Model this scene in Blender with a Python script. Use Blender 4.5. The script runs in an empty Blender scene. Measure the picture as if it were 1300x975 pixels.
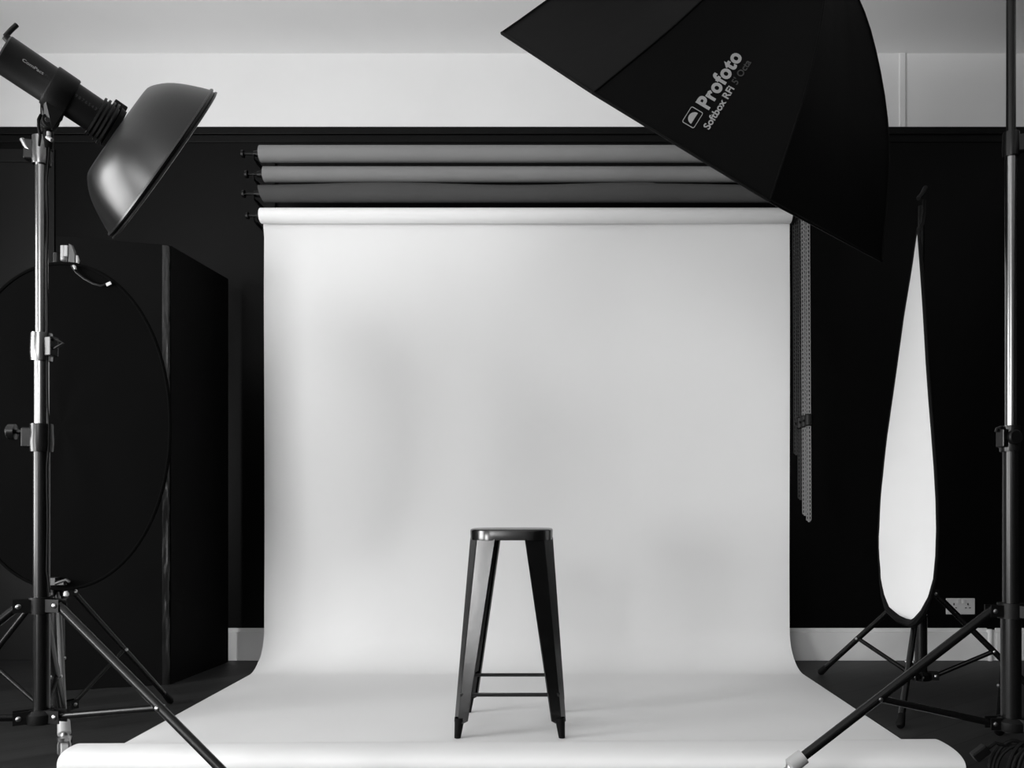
import bpy, bmesh, math, random
from mathutils import Vector, Matrix
from mathutils.bvhtree import BVHTree

C = bpy.context.scene.collection
SC = bpy.context.scene
PI = math.pi

# ------------------------------------------------------------------ camera, light, exposure
F = 1045.0            # focal length in pixels of the 1300 px wide frame
CAM_H = 0.825
cam = bpy.data.cameras.new('camera')
cam.sensor_width = 36.0
cam.lens = F / 1300 * 36.0
cam.shift_x = -53 / 1300
cam.shift_y = 158.5 / 1300
cam.clip_start = 0.05
camo = bpy.data.objects.new('camera', cam)
camo.location = (0, 0, CAM_H)
camo.rotation_euler = (PI / 2, 0, 0)
C.objects.link(camo)
SC.camera = camo

SC.view_settings.view_transform = 'Standard'
SC.view_settings.look = 'None'
SC.view_settings.gamma = 1.0
SC.view_settings.exposure = 0.12
try:
    SC.view_settings.use_curve_mapping = False
except Exception:
    pass

world = bpy.data.worlds.new('overcast_sky')
SC.world = world
world.use_nodes = True
world.node_tree.nodes['Background'].inputs[0].default_value = (1, 1, 1, 1)
world.node_tree.nodes['Background'].inputs[1].default_value = 1.0

XL, XR, YB, YF, ZC = -3.9, 3.3, 4.49, -3.2, 3.31     # room
# window openings in the left wall: y0, y1, z0, z1
WINDOWS = [(-2.9, -0.7, 0.3, 1.65), (0.3, 2.1, 0.55, 2.35)]
WIN_POWER = [205.0, 180.0]
WIN_TILTS = [0.0, math.radians(16)]     # daylight also comes up off the bright ground outside
FWIN = (-3.2, -1.0, 1.6, 2.9)      # high window in the wall behind the camera: x0, x1, z0, z1
FWIN_POWER = 72.0


def area_light(name, loc, rot, sx, sy, power):
    l = bpy.data.lights.new(name, 'AREA')
    l.shape = 'RECTANGLE'
    l.size, l.size_y = sx, sy
    l.energy = power
    l.color = (1, 1, 1)
    o = bpy.data.objects.new(name, l)
    o.location, o.rotation_euler = loc, rot
    C.objects.link(o)
    return o


for (y0, y1, z0, z1), pw, tl in zip(WINDOWS, WIN_POWER, WIN_TILTS):
    area_light('window_daylight', (XL - 0.20, (y0 + y1) / 2, (z0 + z1) / 2), (0, -PI / 2 - tl, 0), z1 - z0, y1 - y0, pw)

area_light('window_daylight', ((FWIN[0] + FWIN[1]) / 2, YF - 0.20, (FWIN[2] + FWIN[3]) / 2), (PI / 2, 0, 0), FWIN[1] - FWIN[0], FWIN[3] - FWIN[2], FWIN_POWER)


# ------------------------------------------------------------------ materials (black and white photograph)
def mat(name, g, rough=0.6, metal=0.0, spec=0.5, noise=0.0, nscale=6.0, bump=0.0, bscale=80.0, coat=0.0, stretch=None, sheen=0.0):
    m = bpy.data.materials.new(name)
    m.use_nodes = True
    nt = m.node_tree
    b = nt.nodes['Principled BSDF']
    b.inputs['Base Color'].default_value = (g, g, g, 1)
    b.inputs['Roughness'].default_value = rough
    b.inputs['Metallic'].default_value = metal
    b.inputs['Specular IOR Level'].default_value = spec
    b.inputs['Coat Weight'].default_value = coat
    b.inputs['Sheen Weight'].default_value = sheen
    tc = nt.nodes.new('ShaderNodeTexCoord')
    mp = nt.nodes.new('ShaderNodeMapping')
    nt.links.new(tc.outputs['Object'], mp.inputs['Vector'])
    if stretch:
        mp.inputs['Scale'].default_value = stretch
    if noise:
        n = nt.nodes.new('ShaderNodeTexNoise')
        n.inputs['Scale'].default_value = nscale
        n.inputs['Detail'].default_value = 5
        r = nt.nodes.new('ShaderNodeMapRange')
        r.inputs['From Min'].default_value = 0.3
        r.inputs['From Max'].default_value = 0.7
        r.inputs['To Min'].default_value = g * (1 - noise)
        r.inputs['To Max'].default_value = g * (1 + noise)
        nt.links.new(mp.outputs[0], n.inputs['Vector'])
        nt.links.new(n.outputs['Fac'], r.inputs['Value'])
        nt.links.new(r.outputs[0], b.inputs['Base Color'])
    if bump:
        n2 = nt.nodes.new('ShaderNodeTexNoise')
        n2.inputs['Scale'].default_value = bscale
        n2.inputs['Detail'].default_value = 4
        bp = nt.nodes.new('ShaderNodeBump')
        bp.inputs['Strength'].default_value = bump
        bp.inputs['Distance'].default_value = 0.01
        nt.links.new(mp.outputs[0], n2.inputs['Vector'])
        nt.links.new(n2.outputs['Fac'], bp.inputs['Height'])
        nt.links.new(bp.outputs[0], b.inputs['Normal'])
    return m


M = dict(
    side_wall=mat('grey_side_wall_paint', 0.30, 0.8, spec=0.2, noise=0.03, nscale=3.0),
    white_paint=mat('white_plaster', 0.78, 0.9, spec=0.2, noise=0.02, nscale=2.0, bump=0.08, bscale=9.0),
    ceiling=mat('ceiling_plaster', 0.92, 0.95, spec=0.2, noise=0.02, nscale=1.5),
    black_wall=mat('black_wall_paint', 0.0022, 0.42, spec=0.10, noise=0.10, nscale=3.0, bump=0.05, bscale=30.0),
    skirting=mat('skirting_paint', 0.80, 0.5, spec=0.3, noise=0.03, nscale=5.0),
    door=mat('black_door_paint', 0.005, 0.45, spec=0.25),
    paper=mat('white_background_paper', 0.80, 0.85, spec=0.12, noise=0.006, nscale=3.0, bump=0.02, bscale=2.2),
    grey_paper=mat('grey_background_paper', 0.215, 0.8, spec=0.2, noise=0.04, nscale=3.0),
    grey_paper2=mat('mid_grey_background_paper', 0.205, 0.8, spec=0.2, noise=0.05, nscale=4.0),
    dark_paper=mat('dark_grey_background_paper', 0.065, 0.8, spec=0.2, noise=0.04, nscale=3.0),
    black_metal=mat('black_powder_coat', 0.003, 0.5, spec=0.12),
    black_plastic=mat('black_plastic', 0.003, 0.45, spec=0.22),
    chrome=mat('brushed_chrome', 0.40, 0.28, metal=1.0),
    pole=mat('black_chrome_tube', 0.24, 0.22, metal=1.0, stretch=(1, 1, 0.05)),
    tube_dark=mat('black_anodised_tube', 0.004, 0.27, spec=0.35),
    stool=mat('gunmetal_lacquer', 0.004, 0.22, spec=0.8, noise=0.3, nscale=12.0, bump=0.05, bscale=14.0),
    dish=mat('dark_titanium_paint', 0.006, 0.33, metal=0.0, spec=0.40, bump=0.02, bscale=400),
    dish_in=mat('white_enamel', 0.75, 0.5),
    body=mat('black_strobe_housing', 0.0035, 0.45, spec=0.2, bump=0.05, bscale=300),
    fabric=mat('black_softbox_nylon', 0.0016, 0.6, spec=0.08, bump=0.25, bscale=7.0, stretch=(1, 1, 1)),
    diffuser=mat('white_diffuser_cloth', 0.7, 0.9, spec=0.1),
    ref_black=mat('black_reflector_cloth', 0.0016, 0.9, spec=0.04, bump=0.15, bscale=6.0),
    ref_white=mat('white_reflector_cloth', 0.80, 0.85, spec=0.15),
    foam=mat('black_foam_board', 0.0042, 0.8, spec=0.06, noise=0.1, nscale=3),
    tape=mat('black_gaffer_tape', 0.006, 0.35, spec=0.3, bump=0.6, bscale=16.0, stretch=(1, 1, 0.4)),
    print=mat('grey_print', 0.29, 0.7, spec=0.2),
    print_dim=mat('dim_print', 0.04, 0.7, spec=0.2),
    chain=mat('white_plastic_chain', 0.20, 0.5),
    shaded_chain=mat('shaded_plastic_chain', 0.022, 0.6),  # same chain plastic, darkened to paint in the shade beside the paper
    socket=mat('white_socket_plastic', 0.60, 0.4),
    slot=mat('socket_slot', 0.02, 0.6),
    rubber=mat('black_rubber', 0.003, 0.6, spec=0.12),
    grey_tube=mat('grey_anodised_tube', 0.12, 0.3, metal=1.0),
    clear=mat('grey_nylon_wheel', 0.35, 0.35),
    window=mat('white_window_frame', 0.7, 0.5),
    tag=mat('white_fabric_tag', 0.5, 0.7),
)

# wooden floor, dark planks
fm = bpy.data.materials.new('dark_floorboards')
fm.use_nodes = True
nt = fm.node_tree
b = nt.nodes['Principled BSDF']
tc = nt.nodes.new('ShaderNodeTexCoord')
mp = nt.nodes.new('ShaderNodeMapping')
mp.inputs['Rotation'].default_value = (0, 0, math.radians(-38))
nt.links.new(tc.outputs['Object'], mp.inputs['Vector'])
br = nt.nodes.new('ShaderNodeTexBrick')
br.inputs['Scale'].default_value = 1.0
br.inputs['Brick Width'].default_value = 1.9
br.inputs['Row Height'].default_value = 0.14
br.inputs['Mortar Size'].default_value = 0.0025
br.inputs['Color1'].default_value = (0.015, 0.015, 0.015, 1)
br.inputs['Color2'].default_value = (0.028, 0.028, 0.028, 1)
br.inputs['Mortar'].default_value = (0.005, 0.005, 0.005, 1)
nt.links.new(mp.outputs[0], br.inputs['Vector'])
mp2 = nt.nodes.new('ShaderNodeMapping')
mp2.inputs['Scale'].default_value = (1.2, 14, 1)
nt.links.new(mp.outputs[0], mp2.inputs['Vector'])
ns = nt.nodes.new('ShaderNodeTexNoise')
ns.inputs['Scale'].default_value = 2.2
ns.inputs['Detail'].default_value = 6
nt.links.new(mp2.outputs[0], ns.inputs['Vector'])
mr = nt.nodes.new('ShaderNodeMapRange')
mr.inputs['To Min'].default_value = 0.5
mr.inputs['To Max'].default_value = 1.5
nt.links.new(ns.outputs['Fac'], mr.inputs['Value'])
mx = nt.nodes.new('ShaderNodeMix')
mx.data_type = 'RGBA'
mx.blend_type = 'MULTIPLY'
mx.inputs['Factor'].default_value = 1.0
nt.links.new(br.outputs['Color'], mx.inputs['A'])
nt.links.new(mr.outputs[0], mx.inputs['B'])
nt.links.new(mx.outputs['Result'], b.inputs['Base Color'])
b.inputs['Roughness'].default_value = 0.55
b.inputs['Specular IOR Level'].default_value = 0.3
M['floor'] = fm


# ------------------------------------------------------------------ helpers
def P(px, py, y):
    """world point seen at photo pixel (px, py) at depth y"""
    return Vector(((px - 703) * y / F, y, CAM_H - (py - 646) * y / F))


def frame(d):
    d = Vector(d).normalized()
    a = Vector((0, 0, 1)) if abs(d.z) < 0.9 else Vector((0, 1, 0))
    u = d.cross(a).normalized()
    return d, u, d.cross(u).normalized()


class MB:
    def __init__(self):
        self.v, self.f = [], []

    def add(self, vs, fs):
        n = len(self.v)
        self.v += [Vector(p) for p in vs]
        self.f += [tuple(i + n for i in q) for q in fs]
        return self

    def box(self, c, s, rot=None, taper=1.0):
        c = Vector(c)
        vs = []
        for z in (-1, 1):
            k = taper if z > 0 else 1.0
            for x, y in ((-1, -1), (1, -1), (1, 1), (-1, 1)):
                p = Vector((x * s[0] / 2 * k, y * s[1] / 2 * k, z * s[2] / 2))
                if rot is not None:
                    p = rot @ p
                vs.append(c + p)
        return self.add(vs, [(3, 2, 1, 0), (4, 5, 6, 7), (0, 1, 5, 4), (1, 2, 6, 5), (2, 3, 7, 6), (3, 0, 4, 7)])

    def lathe(self, origin, axis, prof, n=24, cap=True):
        """prof: list of (distance along axis, radius)"""
        d, u, w = frame(axis)
        o = Vector(origin)
        vs = []
        for (t, r) in prof:
            for k in range(n):
                a = 2 * PI * k / n
                vs.append(o + d * t + (u * math.cos(a) + w * math.sin(a)) * r)
        fs = []
        for i in range(len(prof) - 1):
            for k in range(n):
                k2 = (k + 1) % n
                fs.append((i * n + k, i * n + k2, (i + 1) * n + k2, (i + 1) * n + k))
        if cap:
            fs.append(tuple(range(n))[::-1])
            fs.append(tuple((len(prof) - 1) * n + k for k in range(n)))
        return self.add(vs, fs)

    def tube(self, p0, p1, r0, r1=None, n=16):
        r1 = r0 if r1 is None else r1
        d = Vector(p1) - Vector(p0)
        return self.lathe(p0, d, [(0, r0), (d.length, r1)], n)

    def path(self, pts, r, n=8, closed=False):
        pts = [Vector(p) for p in pts]
        m = len(pts)
        vs = []
        prev = None
        for i, p in enumerate(pts):
            if closed:
                t = pts[(i + 1) % m] - pts[i - 1]
            else:
                t = pts[min(i + 1, m - 1)] - pts[max(i - 1, 0)]
            t.normalize()
            if prev is None:
                _, u, _w = frame(t)
            else:
                u = (prev - t * prev.dot(t)).normalized()
            prev = u
            w = t.cross(u)
            rr = r[i] if isinstance(r, (list, tuple)) else r
            for k in range(n):
                a = 2 * PI * k / n
                vs.append(p + (u * math.cos(a) + w * math.sin(a)) * rr)
        fs = []
        for i in range(m if closed else m - 1):
            j = (i + 1) % m
            for k in range(n):
                k2 = (k + 1) % n
                fs.append((i * n + k, i * n + k2, j * n + k2, j * n + k))
        if not closed:
            fs.append(tuple(range(n))[::-1])
            fs.append(tuple((m - 1) * n + k for k in range(n)))
        return self.add(vs, fs)

    def grid(self, rows, close_u=False):
        """rows: list of equal length point lists"""
        m, n = len(rows), len(rows[0])
        vs = [p for r in rows for p in r]
        fs = []
        for i in range(m - 1):
            for k in range(n if close_u else n - 1):
                k2 = (k + 1) % n
                fs.append((i * n + k, i * n + k2, (i + 1) * n + k2, (i + 1) * n + k))
        return self.add(vs, fs)

    def build(self, name, m, parent=None, smooth=True, bevel=0.0, solid=0.0, subsurf=0, angle=40):
        me = bpy.data.meshes.new(name)
        org = Vector((0, 0, 0))
        if parent is not None:
            org = parent.matrix_basis.translation.copy()
            if parent.parent is not None:
                org = org + parent.parent.matrix_basis.translation
        me.from_pydata([tuple(p - org) for p in self.v], [], self.f)
        me.update()
        bm = bmesh.new()
        bm.from_mesh(me)
        bmesh.ops.recalc_face_normals(bm, faces=bm.faces)
        bm.to_mesh(me)
        bm.free()
        me.materials.append(M[m] if isinstance(m, str) else m)
        o = bpy.data.objects.new(name, me)
        C.objects.link(o)
        if parent is not None:
            o.parent = parent
        if smooth:
            for p in me.polygons:
                p.use_smooth = True
            try:
                me.set_sharp_from_angle(angle=math.radians(angle))
            except Exception:
                pass
        if solid:
            md = o.modifiers.new('solid', 'SOLIDIFY')
            md.thickness = solid
            md.offset = 0
        if subsurf:
            md = o.modifiers.new('sub', 'SUBSURF')
            md.levels = md.render_levels = subsurf
        if bevel:
            md = o.modifiers.new('bevel', 'BEVEL')
            md.width = bevel
            md.segments = 2
            md.limit_method = 'ANGLE'
        return o


def thing(name, label, cat, loc=(0, 0, 0), group=None):
    o = bpy.data.objects.new(name, None)
    o.empty_display_size = 0.1
    o.location = loc
    C.objects.link(o)
    tag(o, label, cat, group)
    return o


def tag(o, label, cat, group=None):
    o['label'] = label
    o['category'] = cat
    if group:
        o['group'] = group
    return o


def struct(name, mb, m, parent=None, **k):
    o = mb.build(name, m, parent, **k)
    if parent is None:
        o['kind'] = 'structure'
    return o


def copy_thing(o, loc, label):
    r = o.copy()
    C.objects.link(r)
    r.location = loc
    r['label'] = label
    for ch in list(o.children):
        c = ch.copy()
        C.objects.link(c)
        c.parent = r
        for g in list(ch.children):
            d = g.copy()
            C.objects.link(d)
            d.parent = c
    return r


def text_mesh(body, size=1.0, bold=0.0, spacing=1.0):
    cu = bpy.data.curves.new('lettering', 'FONT')
    cu.body = body
    cu.size = size
    cu.offset = bold
    cu.space_character = spacing
    cu.resolution_u = 4
    to = bpy.data.objects.new('lettering', cu)
    C.objects.link(to)
    dg = bpy.context.evaluated_depsgraph_get()
    me = bpy.data.meshes.new_from_object(to.evaluated_get(dg))
    vs = [v.co.copy() for v in me.vertices]
    fs = [tuple(p.vertices) for p in me.polygons]
    bpy.data.objects.remove(to)
    bpy.data.curves.remove(cu)
    bpy.data.meshes.remove(me)
    return vs, fs


# ------------------------------------------------------------------ room
T = 0.15
struct('floor', MB().box(((XL + XR) / 2, (YB + YF) / 2, -T / 2), (XR - XL + 0.6, YB - YF + 0.6, T)), 'floor', smooth=False)
struct('ceiling', MB().box(((XL + XR) / 2, (YB + YF) / 2, ZC + T / 2), (XR - XL + 0.6, YB - YF + 0.6, T)), 'ceiling', smooth=False)
RAIL = 2.905
TOPS = 3.2
def wall_y(name, y, s):
    mb = MB().box(((XL + XR) / 2, y + s * T / 2, RAIL / 2), (XR - XL, T, RAIL))
    struct(name, mb, 'black_wall', smooth=False)
    struct('trim_' + name[5:], MB().box(((XL + XR) / 2, y + s * T / 2, (RAIL + ZC) / 2), (XR - XL, T, ZC - RAIL)), 'white_paint', smooth=False)
wall_y('wall_back', YB, 1)
mb = MB()
mb.box(((XL + FWIN[0]) / 2, YF - T / 2, ZC / 2), (FWIN[0] - XL, T, ZC))
mb.box(((XR + FWIN[1]) / 2, YF - T / 2, ZC / 2), (XR - FWIN[1], T, ZC))
mb.box(((FWIN[0] + FWIN[1]) / 2, YF - T / 2, FWIN[2] / 2), (FWIN[1] - FWIN[0], T, FWIN[2]))
mb.box(((FWIN[0] + FWIN[1]) / 2, YF - T / 2, (FWIN[3] + ZC) / 2), (FWIN[1] - FWIN[0], T, ZC - FWIN[3]))
struct('wall_front', mb, 'side_wall', smooth=False)
mb = MB()
for xx in (FWIN[0] + 0.025, (FWIN[0] + FWIN[1]) / 2, FWIN[1] - 0.025):
    mb.box((xx, YF - 0.08, (FWIN[2] + FWIN[3]) / 2), (0.05, 0.05, FWIN[3] - FWIN[2]))
for z_ in (FWIN[2] + 0.025, FWIN[3] - 0.025):
    mb.box(((FWIN[0] + FWIN[1]) / 2, YF - 0.08, z_), (FWIN[1] - FWIN[0], 0.05, 0.05))
struct('window_3', mb, 'window', smooth=False)
struct('wall_right', MB().box((XR + T / 2, (YB + YF) / 2, RAIL / 2), (T, YB - YF, RAIL)), 'black_wall', smooth=False)
struct('trim_right', MB().box((XR + T / 2, (YB + YF) / 2, (RAIL + ZC) / 2), (T, YB - YF, ZC - RAIL)), 'white_paint', smooth=False)
# left wall with two window openings
mb = MB()
ys = [YF] + [q for w in WINDOWS for q in (w[0], w[1])] + [YB]
for i in range(0, len(ys), 2):
    mb.box((XL - T / 2, (ys[i] + ys[i + 1]) / 2, ZC / 2), (T, ys[i + 1] - ys[i], ZC))
for (y0, y1, z0, z1) in WINDOWS:
    mb.box((XL - T / 2, (y0 + y1) / 2, z0 / 2), (T, y1 - y0, z0))
    mb.box((XL - T / 2, (y0 + y1) / 2, (z1 + ZC) / 2), (T, y1 - y0, ZC - z1))
struct('wall_left', mb, 'side_wall', smooth=False)
for i, (y0, y1, z0, z1) in enumerate(WINDOWS):
    mb = MB()
    w = 0.05
    for yy in ((y0 + w / 2, y1 - w / 2) if i == 0 else (y0 + w / 2, (y0 + y1) / 2, y1 - w / 2)):
        mb.box((XL - 0.08, yy, (z0 + z1) / 2), (0.05, w, z1 - z0))
    for zz in (z0 + w / 2, (z0 + z1) / 2, z1 - w / 2):
        mb.box((XL - 0.08, (y0 + y1) / 2, zz), (0.05, y1 - y0, w))
    mb.box((XL + 0.03, (y0 + y1) / 2, z0 - 0.02), (0.10, y1 - y0 + 0.1, 0.035))
    struct('window_%d' % (i + 1), mb, 'window', smooth=False)

# picture rail of the back wall (painted black) with a thin moulding
mb = MB()
mb.box(((XL + XR) / 2, YB - 0.008, RAIL - 0.022), (XR - XL, 0.016, 0.04))
mb.box(((XL + XR) / 2, YB - 0.003, RAIL - 0.062), (XR - XL, 0.006, 0.04))
struct('trim_1', mb, 'black_metal', smooth=False, bevel=0.004)
# boxed riser at the top right of the white band
struct('trim_2', MB().box((1.90, YB - 0.004, (RAIL + ZC) / 2), (0.035, 0.008, ZC - RAIL)), 'white_paint', smooth=False, bevel=0.004)

SK = 0.176
door_r = P(70, 646, YB).x
def skirt(name, x0, x1, y=YB):
    mb = MB()
    mb.box(((x0 + x1) / 2, y - 0.010, SK * 0.44), (x1 - x0, 0.020, SK * 0.88))
    mb.box(((x0 + x1) / 2, y - 0.006, SK * 0.94), (x1 - x0, 0.012, SK * 0.12))
    struct(name, mb, 'skirting', smooth=False, bevel=0.003)
xb = P(1252, 646, YB).x
skirt('baseboard_back', door_r, xb)
skirt('baseboard_right', xb + 0.045, XR)
# the skirting steps out round a shallow boxed corner
mb = MB()
mb.lathe((xb + 0.012, YB - 0.012, 0), (0, 0, 1), [(0, 0.016), (SK - 0.012, 0.016), (SK - 0.006, 0.013)], 16)
mb.box((xb + 0.035, YB - 0.006, SK * 0.47), (0.02, 0.012, SK * 0.94))
struct('baseboard_corner', mb, 'skirting')

# door on the left part of the back wall
dt = P(0, 190, YB).z
mb = MB()
mb.box((door_r - 0.035, YB - 0.005, (dt - 0.07) / 2), (0.07, 0.010, dt - 0.07))
mb.box((door_r - 0.60, YB - 0.005, dt - 0.035), (1.2, 0.010, 0.07))
mb.box((door_r - 1.165, YB - 0.005, (dt - 0.07) / 2), (0.07, 0.010, dt - 0.07))
mb.box((door_r - 0.60, YB - 0.002, (dt - 0.07) / 2), (1.06, 0.004, dt - 0.07))
struct('door_1', mb, 'door', smooth=False, bevel=0.004)


# ------------------------------------------------------------------ white seamless paper sweep
XPL, XPR = -1.508, 1.220      # the sheet drifts a little to the right as it comes forward
XFR = 1.2415
YR, ZR, RR = 4.235, 2.333, 0.039
t = thing('paper_backdrop', 'wide white seamless paper sweep unrolled down the wall and across the floor', 'backdrop', ((XPL + XPR) / 2, YR, ZR))
mb = MB()
mb.lathe((XPL, YR, ZR), (1, 0, 0), [(0.0, 0.027), (0, RR - 0.002), (0.003, RR), (XPR - XPL - 0.003, RR), (XPR - XPL, RR - 0.002), (XPR - XPL, 0.027)], 40, cap=False)
mb.build('paper_roll', 'paper', t)
mb = MB().lathe((XPL - 0.012, YR, ZR), (1, 0, 0), [(0, 0.012), (0, 0.029), (0.012, 0.029), (XPR - XPL + 0.010, 0.029), (XPR - XPL + 0.016, 0.029), (XPR - XPL + 0.016, 0.012)], 24)
mb.build('core_tube', 'black_plastic', t)
for s, x0 in ((-1, XPL - 0.012),):
    mb = MB().tube((x0, YR, ZR), (x0 + s * 0.05, YR, ZR), 0.008)
    mb.tube((x0 + s * 0.05, YR, ZR), (x0 + s * 0.062, YR, ZR), 0.018, 0.016)
    mb.build('core_plug', 'black_plastic', t)

# profile of the sheet (y, z)
YS = 4.275
prof = [(YR + RR * math.cos(a), ZR + RR * math.sin(a)) for a in [math.radians(q) for q in (75, 55, 35, 15)]]
prof += [(YS - 0.001, ZR - 0.04), (YS, ZR - 0.10)]
SWR = 0.20
nz = 26
for i in range(1, nz + 1):
    prof.append((YS, ZR - 0.10 - (ZR - 0.10 - SWR) * i / nz))
for i in range(1, 15):
    a = PI / 2 * i / 14
    prof.append((YS - SWR + SWR * math.cos(a), SWR - SWR * math.sin(a) + 0.002))
for i in range(1, 17):
    prof.append((YS - SWR - (YS - SWR - 2.62) * i / 16, 0.002))
curl = 30
rows = []
nx = 56
for (y, z) in prof:
    rows.append((y, z, None))
for i in range(1, curl + 1):
    rows.append((None, None, i / curl))
pts = []
for (y, z, c) in rows:
    row = []
    for k in range(nx + 1):
        u = k / nx
        x = XPL + (XFR - XPL) * u
        if c is None:
            yy, zz = y, z
            # edges of the hanging sheet turn a little, paper bows gently
            if 0.22 < z < 2.25:
                yy += 0.006 * math.sin(u * 7.3 + z * 2.1) * min(1, (z - 0.2) * 3) * min(1, (2.26 - z) * 3)
            xr = XPR + 0.005 + (XFR - XPR - 0.005) * min(1.0, max(0.0, (YS - y) / 0.2))
            xl = XPL + (0.004 if (z < 2.29 and y > 4.2) else 0.0)
            x = xl + (xr - xl) * u
        else:
            # loose front end curls up and back over itself: flattened scroll
            a = -PI / 2 - (1.18 * PI) * c
            sy = 0.078 + (0.125 - 0.078) * u
            yc = 2.575 + 0.028 * u
            sz = 0.040 - 0.001 * u
            zc = sz + 0.003
            e = 0.80
            ca, sa = math.cos(a), math.sin(a)
            px = math.copysign(abs(ca) ** e, ca)
            pz = math.copysign(abs(sa) ** e, sa)
            yy = yc + sy * px * (1 if px < 0 else 1.0)
            zz = zc + sz * pz
            b0 = min(1, c * 5)
            yy = (2.62 * (1 - b0) + yy * b0) if c < 0.2 else yy
            zz = max(zz, 0.003)
        row.append(Vector((x, yy, zz)))
    pts.append(row)
mb = MB().grid(pts)
mb.build('paper_sheet', 'paper', t, angle=180)


# ------------------------------------------------------------------ grey paper rolls above
def paper_roll(name, label, xl, xr, pytop, pybot, m, wob=None, skew=0.0):
    """xl/xr photo columns of the ends"""
    y = 4.235
    z0, z1 = P(0, pytop, y).z, P(0, pybot, y).z
    r = (z0 - z1) / 2
    zc = (z0 + z1) / 2
    X0, X1 = P(xl, 0, y - r * 0.7).x, P(xr, 0, y - r * 0.7).x
    t = thing(name, label, 'paper roll', ((X0 + X1) / 2, y, zc), 'stored background paper rolls above the sweep')
    n, mseg = 32, 80
    rows = []
    for i in range(mseg + 1):
        u = i / mseg
        row = []
        for k in range(n):
            a = 2 * PI * k / n
            rr = r
            if wob:
                rr += wob(u, a)
            x = X0 + (X1 - X0) * u + skew * math.sin(a) * (1 - u)
            row.append(Vector((x, y + rr * math.cos(a), zc + rr * math.sin(a))))
        rows.append(row)
    mb = MB().grid(rows, close_u=True)
    c0 = [Vector((p.x, y + (p.y - y) * 0.65, zc + (p.z - zc) * 0.65)) for p in rows[0]]
    c1 = [Vector((p.x, y + (p.y - y) * 0.65, zc + (p.z - zc) * 0.65)) for p in rows[-1]]
    mb.grid([rows[0], c0], close_u=True)
    mb.grid([rows[-1], c1], close_u=True)
    mb.build('paper_roll', m, t)
    MB().lathe((X0 + 0.004, y, zc), (1, 0, 0), [(0, 0.010), (0, 0.029), (X1 - X0 - 0.008, 0.029), (X1 - X0 - 0.008, 0.010)], 24).build('core_tube', 'black_plastic', t)
    for s, x0 in ((-1, X0), (1, X1)):
        mb = MB().tube((x0, y, zc), (x0 + s * (0.035 if s < 0 else 0.008), y, zc), 0.020, 0.014)
        if s < 0:
            mb.tube((x0 + s * 0.03, y, zc), (x0 + s * 0.085, y, zc), 0.006)
            mb.tube((x0 + s * 0.085, y, zc), (x0 + s * 0.097, y, zc), 0.020, 0.018)
        mb.build('core_plug', 'black_plastic', t)
    return t, X0, X1, zc


def wave(u, a):
    up = max(0, math.sin(a))
    down = max(0, -math.sin(a))
    return up * 0.014 * (0.5 + 0.5 * math.cos((u - 0.24) * 13.0)) * (1 if u < 0.75 else 0.6) - down * 0.001


def dent(u, a):
    d = math.exp(-((u - 0.467) / 0.008) ** 2) * math.exp(-((a - 4.0) / 0.4) ** 2)
    return -0.006 * d


r1 = paper_roll('background_roll', 'mid grey background paper roll, topmost of the stored rolls under the white wall band', 328, 1004, 185, 206.0, 'grey_paper')
r2 = paper_roll('background_roll', 'mid grey background paper roll with small dent, between top roll and dark roll', 333, 1003, 211.8, 231, 'grey_paper2', dent)
r3 = paper_roll('background_roll', 'dark charcoal background paper roll with a wavy top edge just above the white one', 329, 1004, 235.5, 257, 'dark_paper', wave, -0.012)

# wall brackets
hooks = [r1[3], r2[3], r3[3], ZR]
for s, xx, lab in ((-1, XPL - 0.030, 'black hook bracket on the wall at the left ends of the paper rolls'),
                   (1, XPR + 0.012, 'black hook bracket on the wall at the right ends of the paper rolls')):
    t = thing('roll_bracket', lab, 'wall bracket', (xx, YB, ZR - 0.1))
    MB().box((xx, YB - 0.010, (hooks[0] + hooks[3]) / 2), (0.05, 0.02, hooks[0] - hooks[3] + 0.14)).build('wall_plate', 'black_metal', t, smooth=False, bevel=0.002)
    for h in hooks:
        mb = MB().box((xx, (YB + YR) / 2 + 0.01, h - 0.030), (0.008, YB - YR - 0.02, 0.014))
        mb.path([(xx, YR + 0.030, h - 0.030), (xx, YR + 0.012, h - 0.031), (xx, YR - 0.012, h - 0.027), (xx, YR - 0.020, h - 0.010)], 0.005, 8)
        mb.build('hook', 'black_metal', t)

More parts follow.
